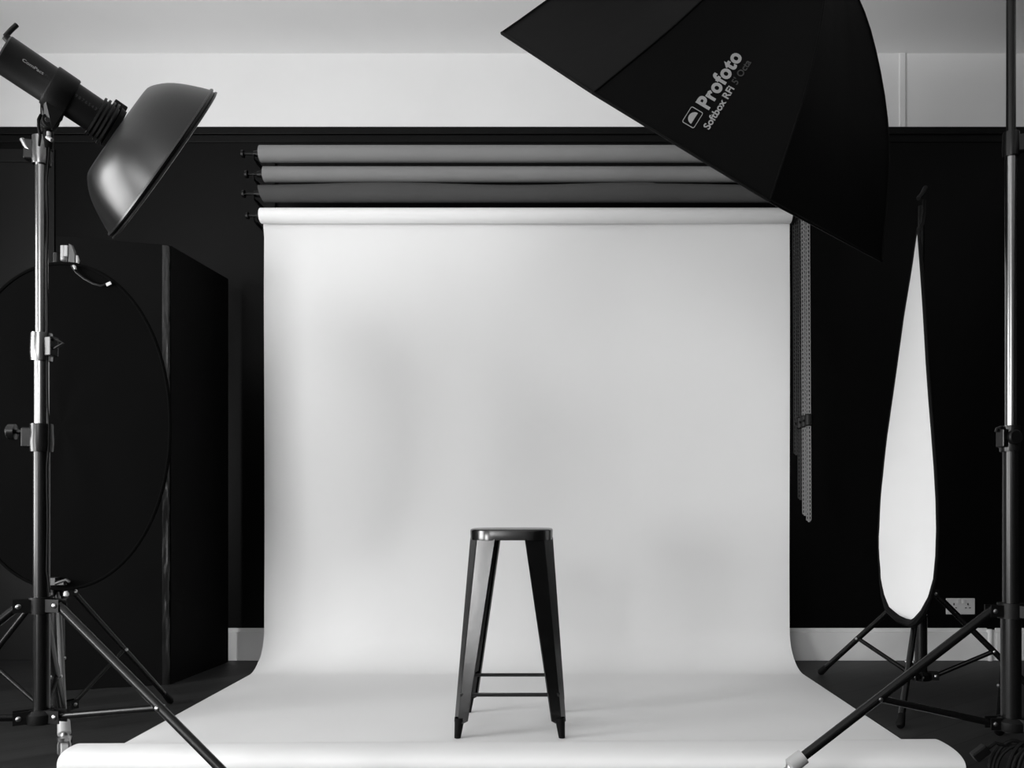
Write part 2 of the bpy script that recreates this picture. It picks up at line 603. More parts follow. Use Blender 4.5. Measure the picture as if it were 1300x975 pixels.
# chain drive loops at the right end
for i, (px, ybot, y, lab) in enumerate((
        (1027.2, 660, 4.17, 'pale plastic ladder chain loop, longest and farthest from the white paper'),
        (1022.2, 652, 4.20, 'pale plastic ladder chain loop, next to the longest one beside the paper'),
        (1016.6, 632, 4.23, 'plastic ladder chain loop with painted shade, second from the white paper edge'),
        (1011.2, 575, 4.26, 'short plastic ladder chain loop with painted shade, closest to the white paper edge'))):
    ztop = [ZR, r3[3], r2[3], r1[3]][i] + 0.03
    top = P(px + (0.0), 0, y).x
    zb = P(px, ybot, y).z
    t = thing('chain_loop', lab, 'chain', (top, y, zb), 'drive chains hanging beside the paper sweep')
    w = 0.0135
    L = ztop - zb
    mb = MB()
    def cx(z):
        return top + 0.004 * (z - zb) * -1.2
    nst = int(L / 0.0205)
    for side, dy in ((0, -0.010), (1, 0.010)):
        for e in (-1, 1):
            mb.path([(cx(zb + L * q / 8) + e * w / 2 - side * 0.003, y + dy, zb + L * q / 8) for q in range(9)], 0.0023, 6)
        for j in range(nst + 1):
            z = zb + L * j / nst
            mb.box((cx(z) - side * 0.003, y + dy, z), (w, 0.004, 0.0085))
    mb.path([(cx(zb), y - 0.010, zb), (cx(zb), y - 0.006, zb - 0.007), (cx(zb), y + 0.006, zb - 0.007), (cx(zb), y + 0.010, zb)], 0.005, 8)
    mb.build('ladder_chain', 'chain' if i < 2 else 'shaded_chain', t, smooth=False)  # the two loops nearest the paper get the colour with shade painted in
    if i in (0, 1, 2):
        zw = P(0, 534, y).z - 0.008 * i
        wb = MB().lathe((cx(zw), y, zw - 0.028), (0, 0, 1), [(0, 0.014), (0.006, 0.022), (0.056, 0.022), (0.062, 0.014)], 16)
        wb.tube((cx(zw) - 0.03, y, zw), (cx(zw) + 0.01, y, zw), 0.006)
        wb.build('chain_weight', 'black_plastic', t)
    mb = MB().lathe((top - 0.012, y, ztop), (1, 0, 0), [(0, 0.018), (0, 0.028), (0.004, 0.022), (0.020, 0.022), (0.024, 0.028), (0.024, 0.018)], 24)
    if top - 0.012 > XPR + 0.02:
        mb.tube((XPR + 0.018, y, ztop), (top - 0.012, y, ztop), 0.008)
    mb.build('drive_wheel', 'black_plastic', t)


# ------------------------------------------------------------------ stool
SX, SY = -0.158, 3.14
st = thing('bar_stool', 'tall black metal stool with splayed tapered legs standing on the white paper', 'stool', (SX, SY, 0))
def rsq(h, r, n=8):
    out = []
    for cxs, cys, a0 in ((1, 1, 0), (-1, 1, 90), (-1, -1, 180), (1, -1, 270)):
        for k in range(n + 1):
            a = math.radians(a0 + 90 * k / n)
            out.append((cxs * (h - r) + r * math.cos(a), cys * (h - r) + r * math.sin(a)))
    return out
rings = []
for h, r, z in ((0.147, 0.090, 0.7105), (0.1535, 0.095, 0.7105), (0.1545, 0.096, 0.744), (0.1525, 0.094, 0.7485), (0.148, 0.090, 0.7505), (0.138, 0.082, 0.7495), (0.10, 0.06, 0.7470), (0.045, 0.03, 0.746), (0.02, 0.012, 0.746)):
    rings.append([Vector((SX + x, SY + y, z)) for x, y in rsq(h, r)])
mb = MB().grid(rings, close_u=True)
mb.f.append(tuple(range((len(rings) - 1) * len(rings[0]), len(rings) * len(rings[0]))))
mb.build('seat', 'stool', st, angle=50)
def leg(sx, sy):
    # concave folded sheet leg, open channel facing outwards on the diagonal
    Zs = [0.716, 0.40, 0.10, 0.066]
    top_out, bot_out = 0.1535, 0.200
    rows = []
    for z in Zs + [0.058]:
        q = (0.716 - z) / 0.65
        o = top_out + (bot_out - top_out) * q
        w = 0.100 + (0.050 - 0.100) * q
        if z == 0.058:
            w *= 0.72
        a = 0.31 * w
        sec = [(w - 0.004, 0.012), (w, 0.004), (w - 0.003, 0.0), (a * 1.04, a * 0.96), (a * 0.96, a * 1.04), (0.0, w - 0.003), (0.004, w), (0.012, w - 0.004)]
        rows.append([Vector((SX + sx * (o - p), SY + sy * (o - r), z)) for p, r in sec])
    mb = MB().grid(rows)
    o1 = mb.build('leg', 'stool', st, solid=0.0025, smooth=False)
    fo = 0.200
    f = MB()
    rr = []
    for z, h in ((0.075, 0.019), (0.060, 0.017), (0.004, 0.0115), (0.0035, 0.0105)):
        cxx = SX + sx * (fo - 0.020 + (0.075 - z) * 0.10)
        cyy = SY + sy * (fo - 0.020 + (0.075 - z) * 0.10)
        rr.append([Vector((cxx + h * math.cos(a), cyy + h * math.sin(a), z)) for a in [2 * PI * k / 16 for k in range(16)]])
    f.grid(rr, close_u=True)
    f.f.append(tuple(range(48, 64)))
    f.build('foot', 'rubber', o1)
    return o1
for sx in (-1, 1):
    for sy in (-1, 1):
        leg(sx, sy)
zb = 0.156
ob = top = 0.1535 + (0.200 - 0.1535) * (0.716 - zb) / 0.65 - 0.016
for s in (-1, 1):
    MB().box((SX, SY + s * ob, zb), (2 * ob, 0.006, 0.014)).build('footrest_bar', 'stool', st, bevel=0.002)
    MB().box((SX + s * ob, SY, zb), (0.006, 2 * ob, 0.014)).build('footrest_bar', 'stool', st, bevel=0.002)


# ------------------------------------------------------------------ folding black flat
t = thing('folding_flat', 'tall black folding foam board panel standing against the dark wall', 'panel', (-1.8, 3.84, 0))
H = 2.055
hx, hy = -1.802, 3.845
def board(x0, y0, x1, y1, th=0.02, sgn=1):
    d = Vector((x1 - x0, y1 - y0, 0))
    nrm = Vector((-d.y, d.x, 0)).normalized() * th * sgn
    a, b2 = Vector((x0, y0, 0.003)), Vector((x1, y1, 0.003))
    up = Vector((0, 0, H))
    vs = [a, b2, b2 + nrm, a + nrm, a + up, b2 + up, b2 + nrm + up, a + nrm + up]
    return MB().add(vs, [(0, 1, 2, 3), (4, 5, 6, 7), (0, 1, 5, 4), (1, 2, 6, 5), (2, 3, 7, 6), (3, 0, 4, 7)])
board(hx, hy, -2.245, 3.715, sgn=-1).build('board', 'foam', t, smooth=False, bevel=0.002)
board(hx + 0.01, hy + 0.01, -1.745, 4.415, sgn=1).build('board', 'foam', t, smooth=False, bevel=0.002)
# wrinkled tape over the fold
rows = []
random.seed(4)
for i in range(61):
    z = 0.004 + (H - 0.006) * i / 60
    row = []
    for k in range(9):
        u = k / 8 * 2 - 1
        if u < 0:
            p = Vector((hx + u * 0.022, hy + u * 0.0066 - 0.003, z))
        else:
            p = Vector((hx + 0.006 * u, hy + u * 0.05 - 0.003, z))
        nb = Vector((0.35, -0.9, 0)) if abs(u) < 0.3 else (Vector((0.28, -0.96, 0)) if u < 0 else Vector((0.99, -0.1, 0)))
        p += nb * (0.004 + 0.007 * (random.random() - 0.3) * (1 - abs(u)))
        row.append(p)
    rows.append(row)
MB().grid(rows).build('hinge_tape', 'tape', t)


# ------------------------------------------------------------------ light stands
def caster(mb_m, parent, foot, hdir, wheel='clear', r=0.036):
    """swivel caster; foot = point on the floor under the wheel"""
    foot = Vector(foot)
    c = foot + Vector((0, 0, r))
    ax = Vector((-hdir.y, hdir.x, 0)).normalized()
    f = MB()
    for s in (-1, 1):
        a = c + ax * s * 0.014
        f.path([a, a + Vector((0, 0, r * 0.75)), c + ax * s * 0.010 + Vector((0, 0, r + 0.012))], 0.006, 8)
    f.lathe(c + Vector((0, 0, r + 0.004)), (0, 0, 1), [(0, 0.020), (0.012, 0.022), (0.018, 0.014), (0.034, 0.011)], 16)
    f.tube(c - ax * 0.018, c + ax * 0.018, 0.006)
    fo = f.build('caster_fork', 'chrome', parent)
    MB().lathe(c - ax * 0.011, ax, [(0, 0.010), (0, r * 0.9), (0.003, r), (0.019, r), (0.022, r * 0.9), (0.022, 0.010)], 28).build('caster_wheel', wheel, fo)


def stand(name, label, base, hub_lo, hub_hi, feet, sections, leg_r=0.012, casters=(), leg_mats=None, joint=0.45, lowr=0.022, colm='pole'):
    """sections: list of (z0, z1, r)"""
    bx, by = base
    t = thing(name, label, 'light stand', (bx, by, 0))
    # column
    for (z0, z1, r, mm) in sections:
        MB().lathe((bx, by, z0), (0, 0, 1), [(0, r), (z1 - z0, r)], 28).build('column', mm, t)
    # lower hub: a plate with ears, bolts
    h = MB().lathe((bx, by, hub_lo - 0.020), (0, 0, 1), [(0, lowr + 0.004), (0, lowr + 0.016), (0.010, lowr + 0.018), (0.026, lowr + 0.018), (0.036, lowr + 0.008), (0.036, lowr)], 24)
    hh = MB().lathe((bx, by, hub_hi - 0.022), (0, 0, 1), [(0, lowr + 0.002), (0, lowr + 0.009), (0.044, lowr + 0.009), (0.044, lowr + 0.002)], 24)
    bolts = []
    joints = []
    for fx, fy in feet:
        d = Vector((fx - bx, fy - by, 0))
        L = d.length
        d.normalize()
        ax = Vector((-d.y, d.x, 0))
        rot = Matrix((d, ax, Vector((0, 0, 1)))).transposed()
        for hz, g in ((hub_lo, h), (hub_hi, hh)):
            for s in (-1, 1):
                g.box(Vector((bx, by, hz)) + d * (lowr + 0.022) + ax * s * 0.014, (0.046, 0.004, 0.034), rot)
            for s in (-1, 1):
                p = Vector((bx, by, hz)) + d * (lowr + 0.032) + ax * s * 0.014
                bolts.append(MB().lathe(p, ax * s, [(0, 0.007), (0.004, 0.007), (0.007, 0.003)], 10))
        joints.append((d, ax, L, rot))
    h.build('lower_hub', 'black_plastic', t, angle=30)
    hh.build('leg_collar', 'black_plastic', t, angle=30)
    for i, ((d, ax, L, rot), (fx, fy)) in enumerate(zip(joints, feet)):
        cst = i in casters
        fz = 0.105 if cst else 0.012
        top = Vector((bx, by, hub_hi)) + d * (lowr + 0.032)
        foot = Vector((fx, fy, fz))
        m = (leg_mats or {}).get(i, 'tube_dark')
        lg = MB().tube(top, foot, leg_r, leg_r, 14).build('leg', m, t)
        if cst:
            v = (foot - top).normalized()
            MB().lathe(foot - v * 0.035, v, [(0, leg_r + 0.002), (0, leg_r + 0.008), (0.045, leg_r + 0.009), (0.052, leg_r)], 18).build('leg_socket', 'clear', lg)
            caster(None, t, (fx + v.x * 0.012, fy + v.y * 0.012, 0.001), d)
        else:
            v = (foot - top).normalized()
            MB().lathe(foot - v * 0.05, v, [(0, leg_r + 0.001), (0.045, leg_r + 0.004), (0.056, leg_r - 0.002)], 14).build('rubber_foot', 'rubber', lg)
        jp = top + (foot - top) * joint
        lo = Vector((bx, by, hub_lo)) + d * (lowr + 0.032)
        up = Vector((0, 0, 0.0))
        MB().tube(lo, jp + up, leg_r * 0.75, leg_r * 0.75, 10).build('brace', 'tube_dark', t)
        for s in (-1, 1):
            bolts.append(MB().lathe(jp + ax * s * leg_r * 0.9, ax * s, [(0, 0.006), (0.004, 0.006), (0.006, 0.003)], 10))
    for b_ in bolts:
        b_.build('bolt', 'chrome', t)
    return t


def knob(name, t, p, d, L=0.05, m='black_plastic', r=0.014):
    d = Vector(d).normalized()
    MB().lathe(p, d, [(0, 0.006), (L * 0.5, 0.006), (L * 0.55, r), (L * 0.9, r), (L, r * 0.8)], 12).build(name, m, t)


def clamp_collar(t, x, y, z, r, h=0.06, ears=None, m='black_plastic', leverdir=(1, 0, 0), lever=True):
    mb = MB().lathe((x, y, z - h / 2), (0, 0, 1), [(0, r), (0, r + 0.006), (h * 0.3, r + 0.008), (h, r + 0.006), (h, r)], 24)
    c = mb.build('collar', m, t)
    d = Vector(leverdir).normalized()
    MB().box(Vector((x, y, z)) + d * (r + 0.012), (0.026, 0.026, h * 0.7), Matrix((d, Vector((-d.y, d.x, 0)), Vector((0, 0, 1)))).transposed()).build('clamp_block', 'tube_dark', c, smooth=False, bevel=0.003)
    return c


LX, LY = -1.381, 2.22
zz = lambda py, y: CAM_H - (py - 646) * y / F
left_stand = stand('light_stand', 'black light stand at the left holding the strobe with the metal dish', (LX, LY), zz(908, LY), zz(768, LY),
                   [(LX + 0.69, LY - 0.135), (LX - 0.57, LY - 0.37), (-1.69, 2.86)],
                   [(zz(917, LY), zz(572, LY), 0.0203, 'tube_dark'), (zz(560, LY), zz(430, LY), 0.0184, 'pole'), (zz(445, LY), zz(190, LY), 0.0156, 'pole')],
                   leg_r=0.0118, leg_mats={}, joint=0.47, lowr=0.0207)
clamp_collar(left_stand, LX, LY, zz(556, LY), 0.0215, 0.075, leverdir=(-1, -0.3, 0), m='tube_dark')
knob('clamp_knob', left_stand, (LX - 0.035, LY - 0.012, zz(549, LY)), (-1, -0.2, 0.0), 0.045, 'tube_dark', 0.021)
clamp_collar(left_stand, LX, LY, zz(441, LY), 0.0200, 0.075, leverdir=(1, -0.3, 0), m='pole')
MB().path([(LX + 0.03, LY - 0.01, zz(430, LY)), (LX + 0.055, LY - 0.02, zz(434, LY)), (LX + 0.073, LY - 0.025, zz(438, LY)), (LX + 0.05, LY - 0.02, zz(443, LY)), (LX + 0.03, LY - 0.01, zz(446, LY))], 0.0035, 8).build('clamp_lever', 'black_plastic', left_stand)
clamp_collar(left_stand, LX, LY, zz(192, LY), 0.0165, 0.075, leverdir=(-1, -0.2, 0), m='pole')
MB().path([(LX - 0.02, LY - 0.01, zz(196, LY)), (LX - 0.032, LY - 0.015, zz(190, LY)), (LX - 0.042, LY - 0.018, zz(180, LY))], 0.006, 8).build('clamp_lever', 'chrome', left_stand)
# spigot on top
MB().lathe((LX + 0.004, LY, zz(190, LY)), (0.12, 0, 1), [(0, 0.012), (0.05, 0.012), (0.052, 0.015), (0.075, 0.015), (0.080, 0.011)], 16).build('spigot', 'tube_dark', left_stand)
# sync cable along the pole
cab = [(LX + 0.028, LY - 0.012, zz(190, LY))]
for py in range(230, 750, 26):
    cab.append((LX + 0.0225 + (0.004 if 540 < py < 590 else 0) + 0.0012 * math.sin(py * 0.05), LY - 0.012, zz(py, LY)))
cab.append((LX + 0.028, LY - 0.01, zz(752, LY)))
tag(MB().path(cab, 0.0028, 6).build('sync_cable', 'rubber'), 'thin black sync cable running down the left stand column', 'cable')

RX, RY = 1.333, 2.40
right_stand = stand('light_stand', 'tall black light stand at the right edge with a clear caster', (RX, RY), zz(917, RY), zz(775, RY),
                    [(RX - 0.655, RY - 0.075), (RX + 0.38, RY - 0.54), (RX + 0.29, RY + 0.60)],
                    [(zz(928, RY), zz(770, RY), 0.0275, 'tube_dark'), (zz(775, RY), zz(560, RY), 0.0225, 'tube_dark'), (zz(562, RY), zz(186, RY), 0.0165, 'pole'), (zz(190, RY), 2.72, 0.0130, 'tube_dark')],
                    leg_r=0.0135, casters=(0,), joint=0.58, lowr=0.0275)
clamp_collar(right_stand, RX - 0.002, RY, zz(557, RY), 0.0225, 0.075, leverdir=(-1, -0.5, 0), m='tube_dark')
MB().lathe((RX - 0.006, RY - 0.026, zz(556, RY)), (0.15, -1, 0), [(0, 0.022), (0.008, 0.022), (0.012, 0.018)], 24).build('clamp_knob', 'black_plastic', right_stand)
MB().path([(RX - 0.028, RY - 0.015, zz(545, RY)), (RX - 0.040, RY - 0.018, zz(543, RY)), (RX - 0.052, RY - 0.020, zz(545, RY)), (RX - 0.054, RY - 0.020, zz(549, RY))], 0.0045, 8).build('clamp_lever', 'tube_dark', right_stand)
clamp_collar(right_stand, RX, RY, zz(184, RY), 0.0165, 0.070, leverdir=(1, -0.4, 0), m='tube_dark')
MB().path([(RX + 0.024, RY - 0.015, zz(180, RY)), (RX + 0.045, RY - 0.02, zz(176, RY)), (RX + 0.060, RY - 0.02, zz(182, RY))], 0.006, 8).build('clamp_lever', 'tube_dark', right_stand)

# coiled cable hanging on the right stand's lower hub
mb = MB()
random.seed(11)
for i in range(7):
    n = 26
    x0 = RX - 0.050 + 0.016 * i
    wdt = 0.040 + 0.007 * (i % 3)
    hgt = 0.058 + 0.006 * ((i * 2) % 4)
    tilt = -0.5 + 0.16 * i
    pts = []
    for k in range(n):
        a = 2 * PI * k / n
        u = wdt * math.cos(a)
        z = hgt * math.sin(a)
        pts.append(Vector((x0 + u * math.cos(tilt) + 0.18 * z, RY - 0.052 + u * math.sin(tilt) * 0.35 - 0.004 * i, 0.095 + z)))
    mb.path(pts, 0.0055, 8, closed=True)
mb.path([(RX - 0.045, RY - 0.055, 0.150), (RX - 0.075, RY - 0.055, 0.158), (RX - 0.100, RY - 0.055, 0.140)], 0.005, 8)
cc = thing('power_cable', 'coiled black power cable hanging from the foot of the right stand', 'cable', (RX, RY, 0.1))
mb.build('cable_coil', 'rubber', cc)
MB().box((RX - 0.118, RY - 0.055, 0.130), (0.048, 0.026, 0.028), Matrix.Rotation(math.radians(-38), 3, 'Y')).build('plug', 'black_plastic', cc, smooth=False, bevel=0.004)


# ------------------------------------------------------------------ strobe with metal softlight dish
def axis_for(px, py, y, ix, iy, dotv):
    """unit direction at P whose picture runs along (ix, iy) and that leans dotv away from the camera"""
    p = P(px, py, y)
    v = (p - Vector((0, 0, CAM_H))).normalized()
    q = P(px + ix, py + iy, y)
    s = (q - p).normalized()
    # remove the view component, then lean
    s = (s - v * s.dot(v)).normalized()
    return (s * math.sqrt(1 - dotv * dotv) + v * dotv).normalized()


DY = 2.22
A = Vector((0.6777, 0.5590, -0.4778)).normalized()
bc = Vector((-1.213, 2.287, 1.877))       # middle of the dish's flat back
AB = (bc - P(8, 71, 2.117)).normalized()    # the head sits a touch off the dish's axis
ka, kr = 0.00175, 0.00222                 # metres per traced unit along the axis / across it
strobe = thing('studio_strobe', 'black cylindrical studio flash head with large dark metal dish on left stand', 'studio light', tuple(P(60, 160, DY)))
def L(t):
    return bc + AB * t
MB().lathe(L(-168 * ka), AB, [(0, 0.015), (0, 0.046), (0.004, 0.050), (70 * ka, 0.050), (71 * ka, 0.051)], 40).build('housing', 'body', strobe)
MB().lathe(L(-168 * ka), AB, [(66 * ka, 0.047), (66 * ka, 0.054), (68 * ka, 0.0555), (96 * ka, 0.0555), (98 * ka, 0.053), (98 * ka, 0.047)], 40).build('mount_ring', 'body', strobe)
MB().lathe(L(-168 * ka), AB, [(97 * ka, 0.0475), (138 * ka, 0.0475)], 40).build('zoom_barrel', 'body', strobe)
pr = [(134 * ka, 0.045)]
for j in range(4):
    q = 134 + j * 6.0
    pr += [(q * ka, 0.056 + 0.002 * j), ((q + 3.2) * ka, 0.057 + 0.002 * j), ((q + 3.6) * ka, 0.051), ((q + 5.6) * ka, 0.051)]
pr += [(159 * ka, 0.060), (167 * ka, 0.056)]
MB().lathe(L(-168 * ka), AB, pr, 40).build('locking_ring', 'black_plastic', strobe, angle=30)
# dish (shell with thickness and a rolled rim)
outer = [(-0.004, 0.050), (0.0, 60), (0.1, 61), (0.8, 65), (2.4, 68.3), (5, 72), (8.5, 76), (13, 80.7), (18.5, 85.5), (25, 90.2), (33, 95), (42, 99.8), (52, 104.6), (61, 108.8), (70, 112.5)]
prof = []
for (a, r) in outer:
    prof.append((a * ka if a > 0 else 0.0, r * kr if r > 1 else r))
dshade = strobe
mb = MB().lathe(bc, A, prof, 96, cap=False)
lip = [(70 * ka, 112.5 * kr), (70 * ka, 114.5 * kr), (72 * ka, 115.6 * kr), (74.0 * ka, 115.0 * kr), (74.3 * ka, 113.2 * kr), (76.2 * ka, 113.0 * kr), (78.2 * ka, 115.5 * kr), (80.2 * ka, 115.8 * kr), (80.8 * ka, 113.5 * kr), (79 * ka, 111.5 * kr)]
dish = mb.build('reflector_dish', 'dish', strobe, angle=60)
MB().lathe(bc, A, lip, 96, cap=False).build('dish_rim', 'dish', dish, angle=35)
inner = [(79 * ka, 111.5 * kr)] + [(a * ka + 0.002, (r - 1.4) * kr) for a, r in outer[:1:-1]] + [(0.003, 0.045)]
MB().lathe(bc, A, inner, 96, cap=False).build('dish_lining', 'dish_in', dish)
MB().lathe(bc, A, [(0.045, 0.0), (0.045, 0.075), (0.049, 0.078), (0.052, 0.075), (0.052, 0.0)], 40, cap=False).build('deflector_disc', 'dish_in', dish)
MB().lathe(bc, A, [(0.002, 0.040), (0.012, 0.042), (0.040, 0.030), (0.045, 0.006)], 30).build('flash_tube', 'dish_in', strobe)
# bracket, tilt yoke, adapter
pv = P(62, 158, DY)
_, uu, ww = frame(AB)
down = (Vector((0, 0, -1)) - AB * Vector((0, 0, -1)).dot(AB)).normalized()
side = AB.cross(down).normalized()
b0 = L((-168 + 66) * ka) + down * 0.050
b1 = L((-168 + 98) * ka) + down * 0.050
mb = MB()
for s in (-1, 1):
    q = [b0 + side * s * 0.020 - down * 0.01, b1 + side * s * 0.020 - down * 0.01, pv + Vector((0.032, 0, 0.004)) + side * s * 0.018, pv + Vector((0.004, 0, -0.022)) + side * s * 0.018, pv + Vector((-0.018, 0, 0.004)) + side * s * 0.018]
    q2 = [p + side * s * 0.007 for p in q]
    mb.add(q + q2, [(0, 1, 2, 3, 4), (9, 8, 7, 6, 5)] + [(i, (i + 1) % 5, 5 + (i + 1) % 5, 5 + i) for i in range(5)])
mb.lathe(pv - side * 0.030, side, [(0, 0.014), (0, 0.020), (0.060, 0.020), (0.060, 0.014)], 20)
mb.build('tilt_bracket', 'black_plastic', strobe, smooth=False)
mb = MB().lathe(P(58, 190, DY), (0.05, 0, 1), [(0, 0.017), (0.035, 0.018), (0.060, 0.014), (0.075, 0.012)], 18)
mb.build('stand_socket', 'body', strobe)
MB().path([P(62, 168, DY - 0.03), P(62, 173, DY - 0.032), P(60, 174, DY - 0.033), P(66, 178, DY - 0.034)], 0.0055, 8).build('tilt_lever', 'clear', strobe)
MB().tube(P(60, 152, DY - 0.05), P(60.5, 152, DY - 0.055), 0.006).build('pivot_screw', 'chrome', strobe)
# rear handle and cable
hb = L(-166 * ka) - down * 0.056
ha = P(6, 54, DY)
up2 = -down
h0 = L(-168 * ka) - A * 0.010 + up2 * 0.044
MB().path([L(-166 * ka) + up2 * 0.040, h0], 0.010, 10).build('handle_pivot', 'black_plastic', strobe)
MB().path([h0, h0 + up2 * 0.024 + A * 0.003, h0 + up2 * 0.046 + A * 0.007], 0.006, 10).build('handle', 'black_plastic', strobe)
# latch on the locking ring
up2 = -down
lt = L((-168 + 156) * ka) + up2 * 0.062
MB().box(lt, (0.034, 0.024, 0.022), Matrix((AB, side, up2)).transposed()).build('release_latch', 'black_plastic', strobe, smooth=False, bevel=0.003)
# black sync cable entering the pole head
MB().path([P(52, 146, DY - 0.01), P(49, 152, DY - 0.02), P(49, 160, DY - 0.025), P(51, 172, DY - 0.02), P(50, 186, DY - 0.02)], 0.004, 8).build('cable_stub', 'rubber', strobe)


def wrap_text(body, t0, t1, lift, radius, height, m, name, parent, bold=0.0, ang=0.0):
    """lettering wrapped on the flash head, reading along its axis, on the side turned to the camera"""
    vs, fs = text_mesh(body, 1.0, bold)
    x0, x1 = min(v.x for v in vs), max(v.x for v in vs)
    h1 = 0.7
    view = (Vector((0, 0, CAM_H)) - bc).normalized()
    fr = (view - AB * view.dot(AB)).normalized()
    upv = (up2 - AB * up2.dot(AB)).normalized()
    upv = (upv - fr * upv.dot(fr)).normalized()
    out = []
    for v in vs:
        tt = t0 + (v.x - x0) / (x1 - x0) * (t1 - t0)
        a = (lift + v.y / h1 * height) / radius
        d = fr * math.cos(a) + upv * math.sin(a)
        out.append(L((-168 + tt) * ka) + d * (radius + 0.0008))
    MB().add(out, fs).build(name, m, parent, smooth=False)


wrap_text('ComPact', 26, 55, 0.012, 0.050, 0.0075, 'print', 'maker_lettering', strobe, 0.02)
wrap_text('Plus', 57, 66, 0.012, 0.050, 0.006, 'print_dim', 'dim_lettering', strobe, 0.0)
wrap_text('9 8 7 6 5 4 3', 100, 131, 0.012, 0.049, 0.0085, 'print_dim', 'scale_numbers', strobe, 0.01)


# ------------------------------------------------------------------ octagonal softbox
ribs_px = [
    [(637, 42), (757, -37), (895, -81), (1009, -91)],
    [(753, 118), (850, 38), (950, -50), (1025, -85)],
    [(977, 255), (1024, 110), (1046, 0), (1046, -72)],
    [(1119, 331), (1128, 180), (1104, 38), (1060, -59)],
    [(1091, 305), (1102, 178), (1092, 57), (1058, -54)],
    [(974, 228), (1008, 128), (1032, 30), (1042, -60)],
    [(826, 138), (891, 56), (957, -16), (1022, -73)],
    [(693, 62), (795, -10), (900, -61), (1008, -85)],
]


def sb_model():
    """depth of each rod of a regular octagonal softbox, 1.54 m across, tipped down to the left and away"""
    Cc = Vector((0.5157, 2.9251, 2.1141))
    n = Vector((-0.46412, 0.45763, -0.75840)).normalized()
    u = n.cross(Vector((0, 0, 1))).normalized()
    v = n.cross(u)
    out = []
    for kk in range(8):
        a = -2.6286 - kk * PI / 4
        e = u * math.cos(a) + v * math.sin(a)
        row = []
        for tt in (0, 1 / 3, 2 / 3, 1):
            r = 0.7683 * (1 - tt) + .08 * tt + 0.0182 * math.sin(PI * tt)
            d = 0.6723 * tt + 0.0846 * math.sin(PI * tt)
            row.append((Cc + e * r - n * d).y)
        out.append(row)
    return Cc, n, out
SBc, SBn, deps = sb_model()
NT = 15
def cat(ps, t):
    # Catmull-Rom through 4 points
    s = t * 3
    i = min(2, int(s))
    f = s - i
    q = [ps[0] * 2 - ps[1]] + ps + [ps[3] * 2 - ps[2]]
    p0, p1, p2, p3 = q[i], q[i + 1], q[i + 2], q[i + 3]
    return 0.5 * ((2 * p1) + (p2 - p0) * f + (2 * p0 - 5 * p1 + 4 * p2 - p3) * f * f + (3 * p1 - p0 - 3 * p2 + p3) * f ** 3)
ribs = []
for kk in range(8):
    cps = [P(px, py, deps[kk][j]) for j, (px, py) in enumerate(ribs_px[kk])]
    ribs.append([cat(cps, i / NT) for i in range(NT + 1)])
ring_c = sum((r[-1] for r in ribs), Vector()) / 8
rim_c = sum((r[0] for r in ribs), Vector()) / 8
sb = thing('octagonal_softbox', 'large black octagonal softbox with maker lettering hanging over the paper sweep', 'softbox', tuple(ring_c))
panels = []
bvh_mb = MB()
NS = 10
for kk in range(8):
    r0, r1_ = ribs[kk], ribs[(kk + 1) % 8]
    rows = []
    for i in range(NT + 1):
        tt = i / NT
        a, b2 = r0[i], r1_[i]
        row = []
        for s in range(NS + 1):
            q = s / NS
            p = a * (1 - q) + b2 * q
            # cloth pulled tight between the rods: sinks slightly inwards
            mid = ring_c * tt + rim_c * (1 - tt)
            inw = (mid - p)
            if inw.length > 0:
                p = p + inw.normalized() * (0.020 * math.sin(PI * q) * math.sin(PI * min(1, tt * 1.15)) + 0.0016 * math.sin(q * 23 + kk) * math.sin(PI * tt) * math.sin(PI * q))
            row.append(p)
        rows.append(row)
    pm = MB().grid(rows)
    bvh_mb.add(pm.v, pm.f)
    pm.build('cloth_panel', 'fabric', sb, angle=180)
for kk in range(8):
    MB().path([p + (p - (rim_c + ring_c) / 2).normalized() * 0.001 for p in ribs[kk]], 0.0035, 6).build('rib_seam', 'fabric', sb)
MB().path([r[0] for r in ribs], 0.005, 6, closed=True).build('rim_binding', 'fabric', sb)
# diffuser set slightly back inside the lip
rm = [r[0] + (r[1] - r[0]) * 0.6 for r in ribs]
rc = sum(rm, Vector()) / 8
mb = MB().add([rc] + [p + (rc - p) * 0.03 for p in rm], [(0, 1 + i, 1 + (i + 1) % 8) for i in range(8)])
mb.build('front_diffuser', 'diffuser', sb, smooth=False)
back_n = (ring_c - rim_c).normalized()
MB().lathe(ring_c - back_n * 0.01, back_n, [(0, 0.06), (0, 0.095), (0.03, 0.092), (0.035, 0.06)], 32).build('speed_ring', 'black_metal', sb)

# flash head behind the softbox and the boom arm that carries it, above the frame
hd = thing('studio_strobe', 'black flash head mounted behind the octagonal softbox', 'studio light', tuple(ring_c + back_n * 0.04))
hl = min(0.30, (ZC - 0.06 - ring_c.z) / max(0.1, back_n.z) - 0.06)
MB().lathe(ring_c + back_n * 0.028, back_n, [(0, 0.045), (0, 0.055), (hl * 0.3, 0.055), (hl * 0.32, 0.062), (hl * 0.5, 0.062), (hl * 0.52, 0.054), (hl, 0.054), (hl + 0.005, 0.048)], 32).build('housing', 'body', hd)
hp = ring_c + back_n * (0.028 + hl * 0.4)
MB().tube(hp - Vector((0, 0, 0.04)), hp - Vector((0, 0, 0.095)), 0.016).build('stand_socket', 'black_plastic', hd)
arm = MB().tube((RX, RY, 2.70), hp - Vector((0, 0, 0.10)), 0.014)
arm.lathe((RX, RY, 2.67), (0, 0, 1), [(0, 0.02), (0, 0.028), (0.06, 0.028), (0.06, 0.02)], 20)
tag(arm.build('boom_arm', 'tube_dark'), 'black boom arm joining the right stand top to the softbox flash head', 'boom arm')

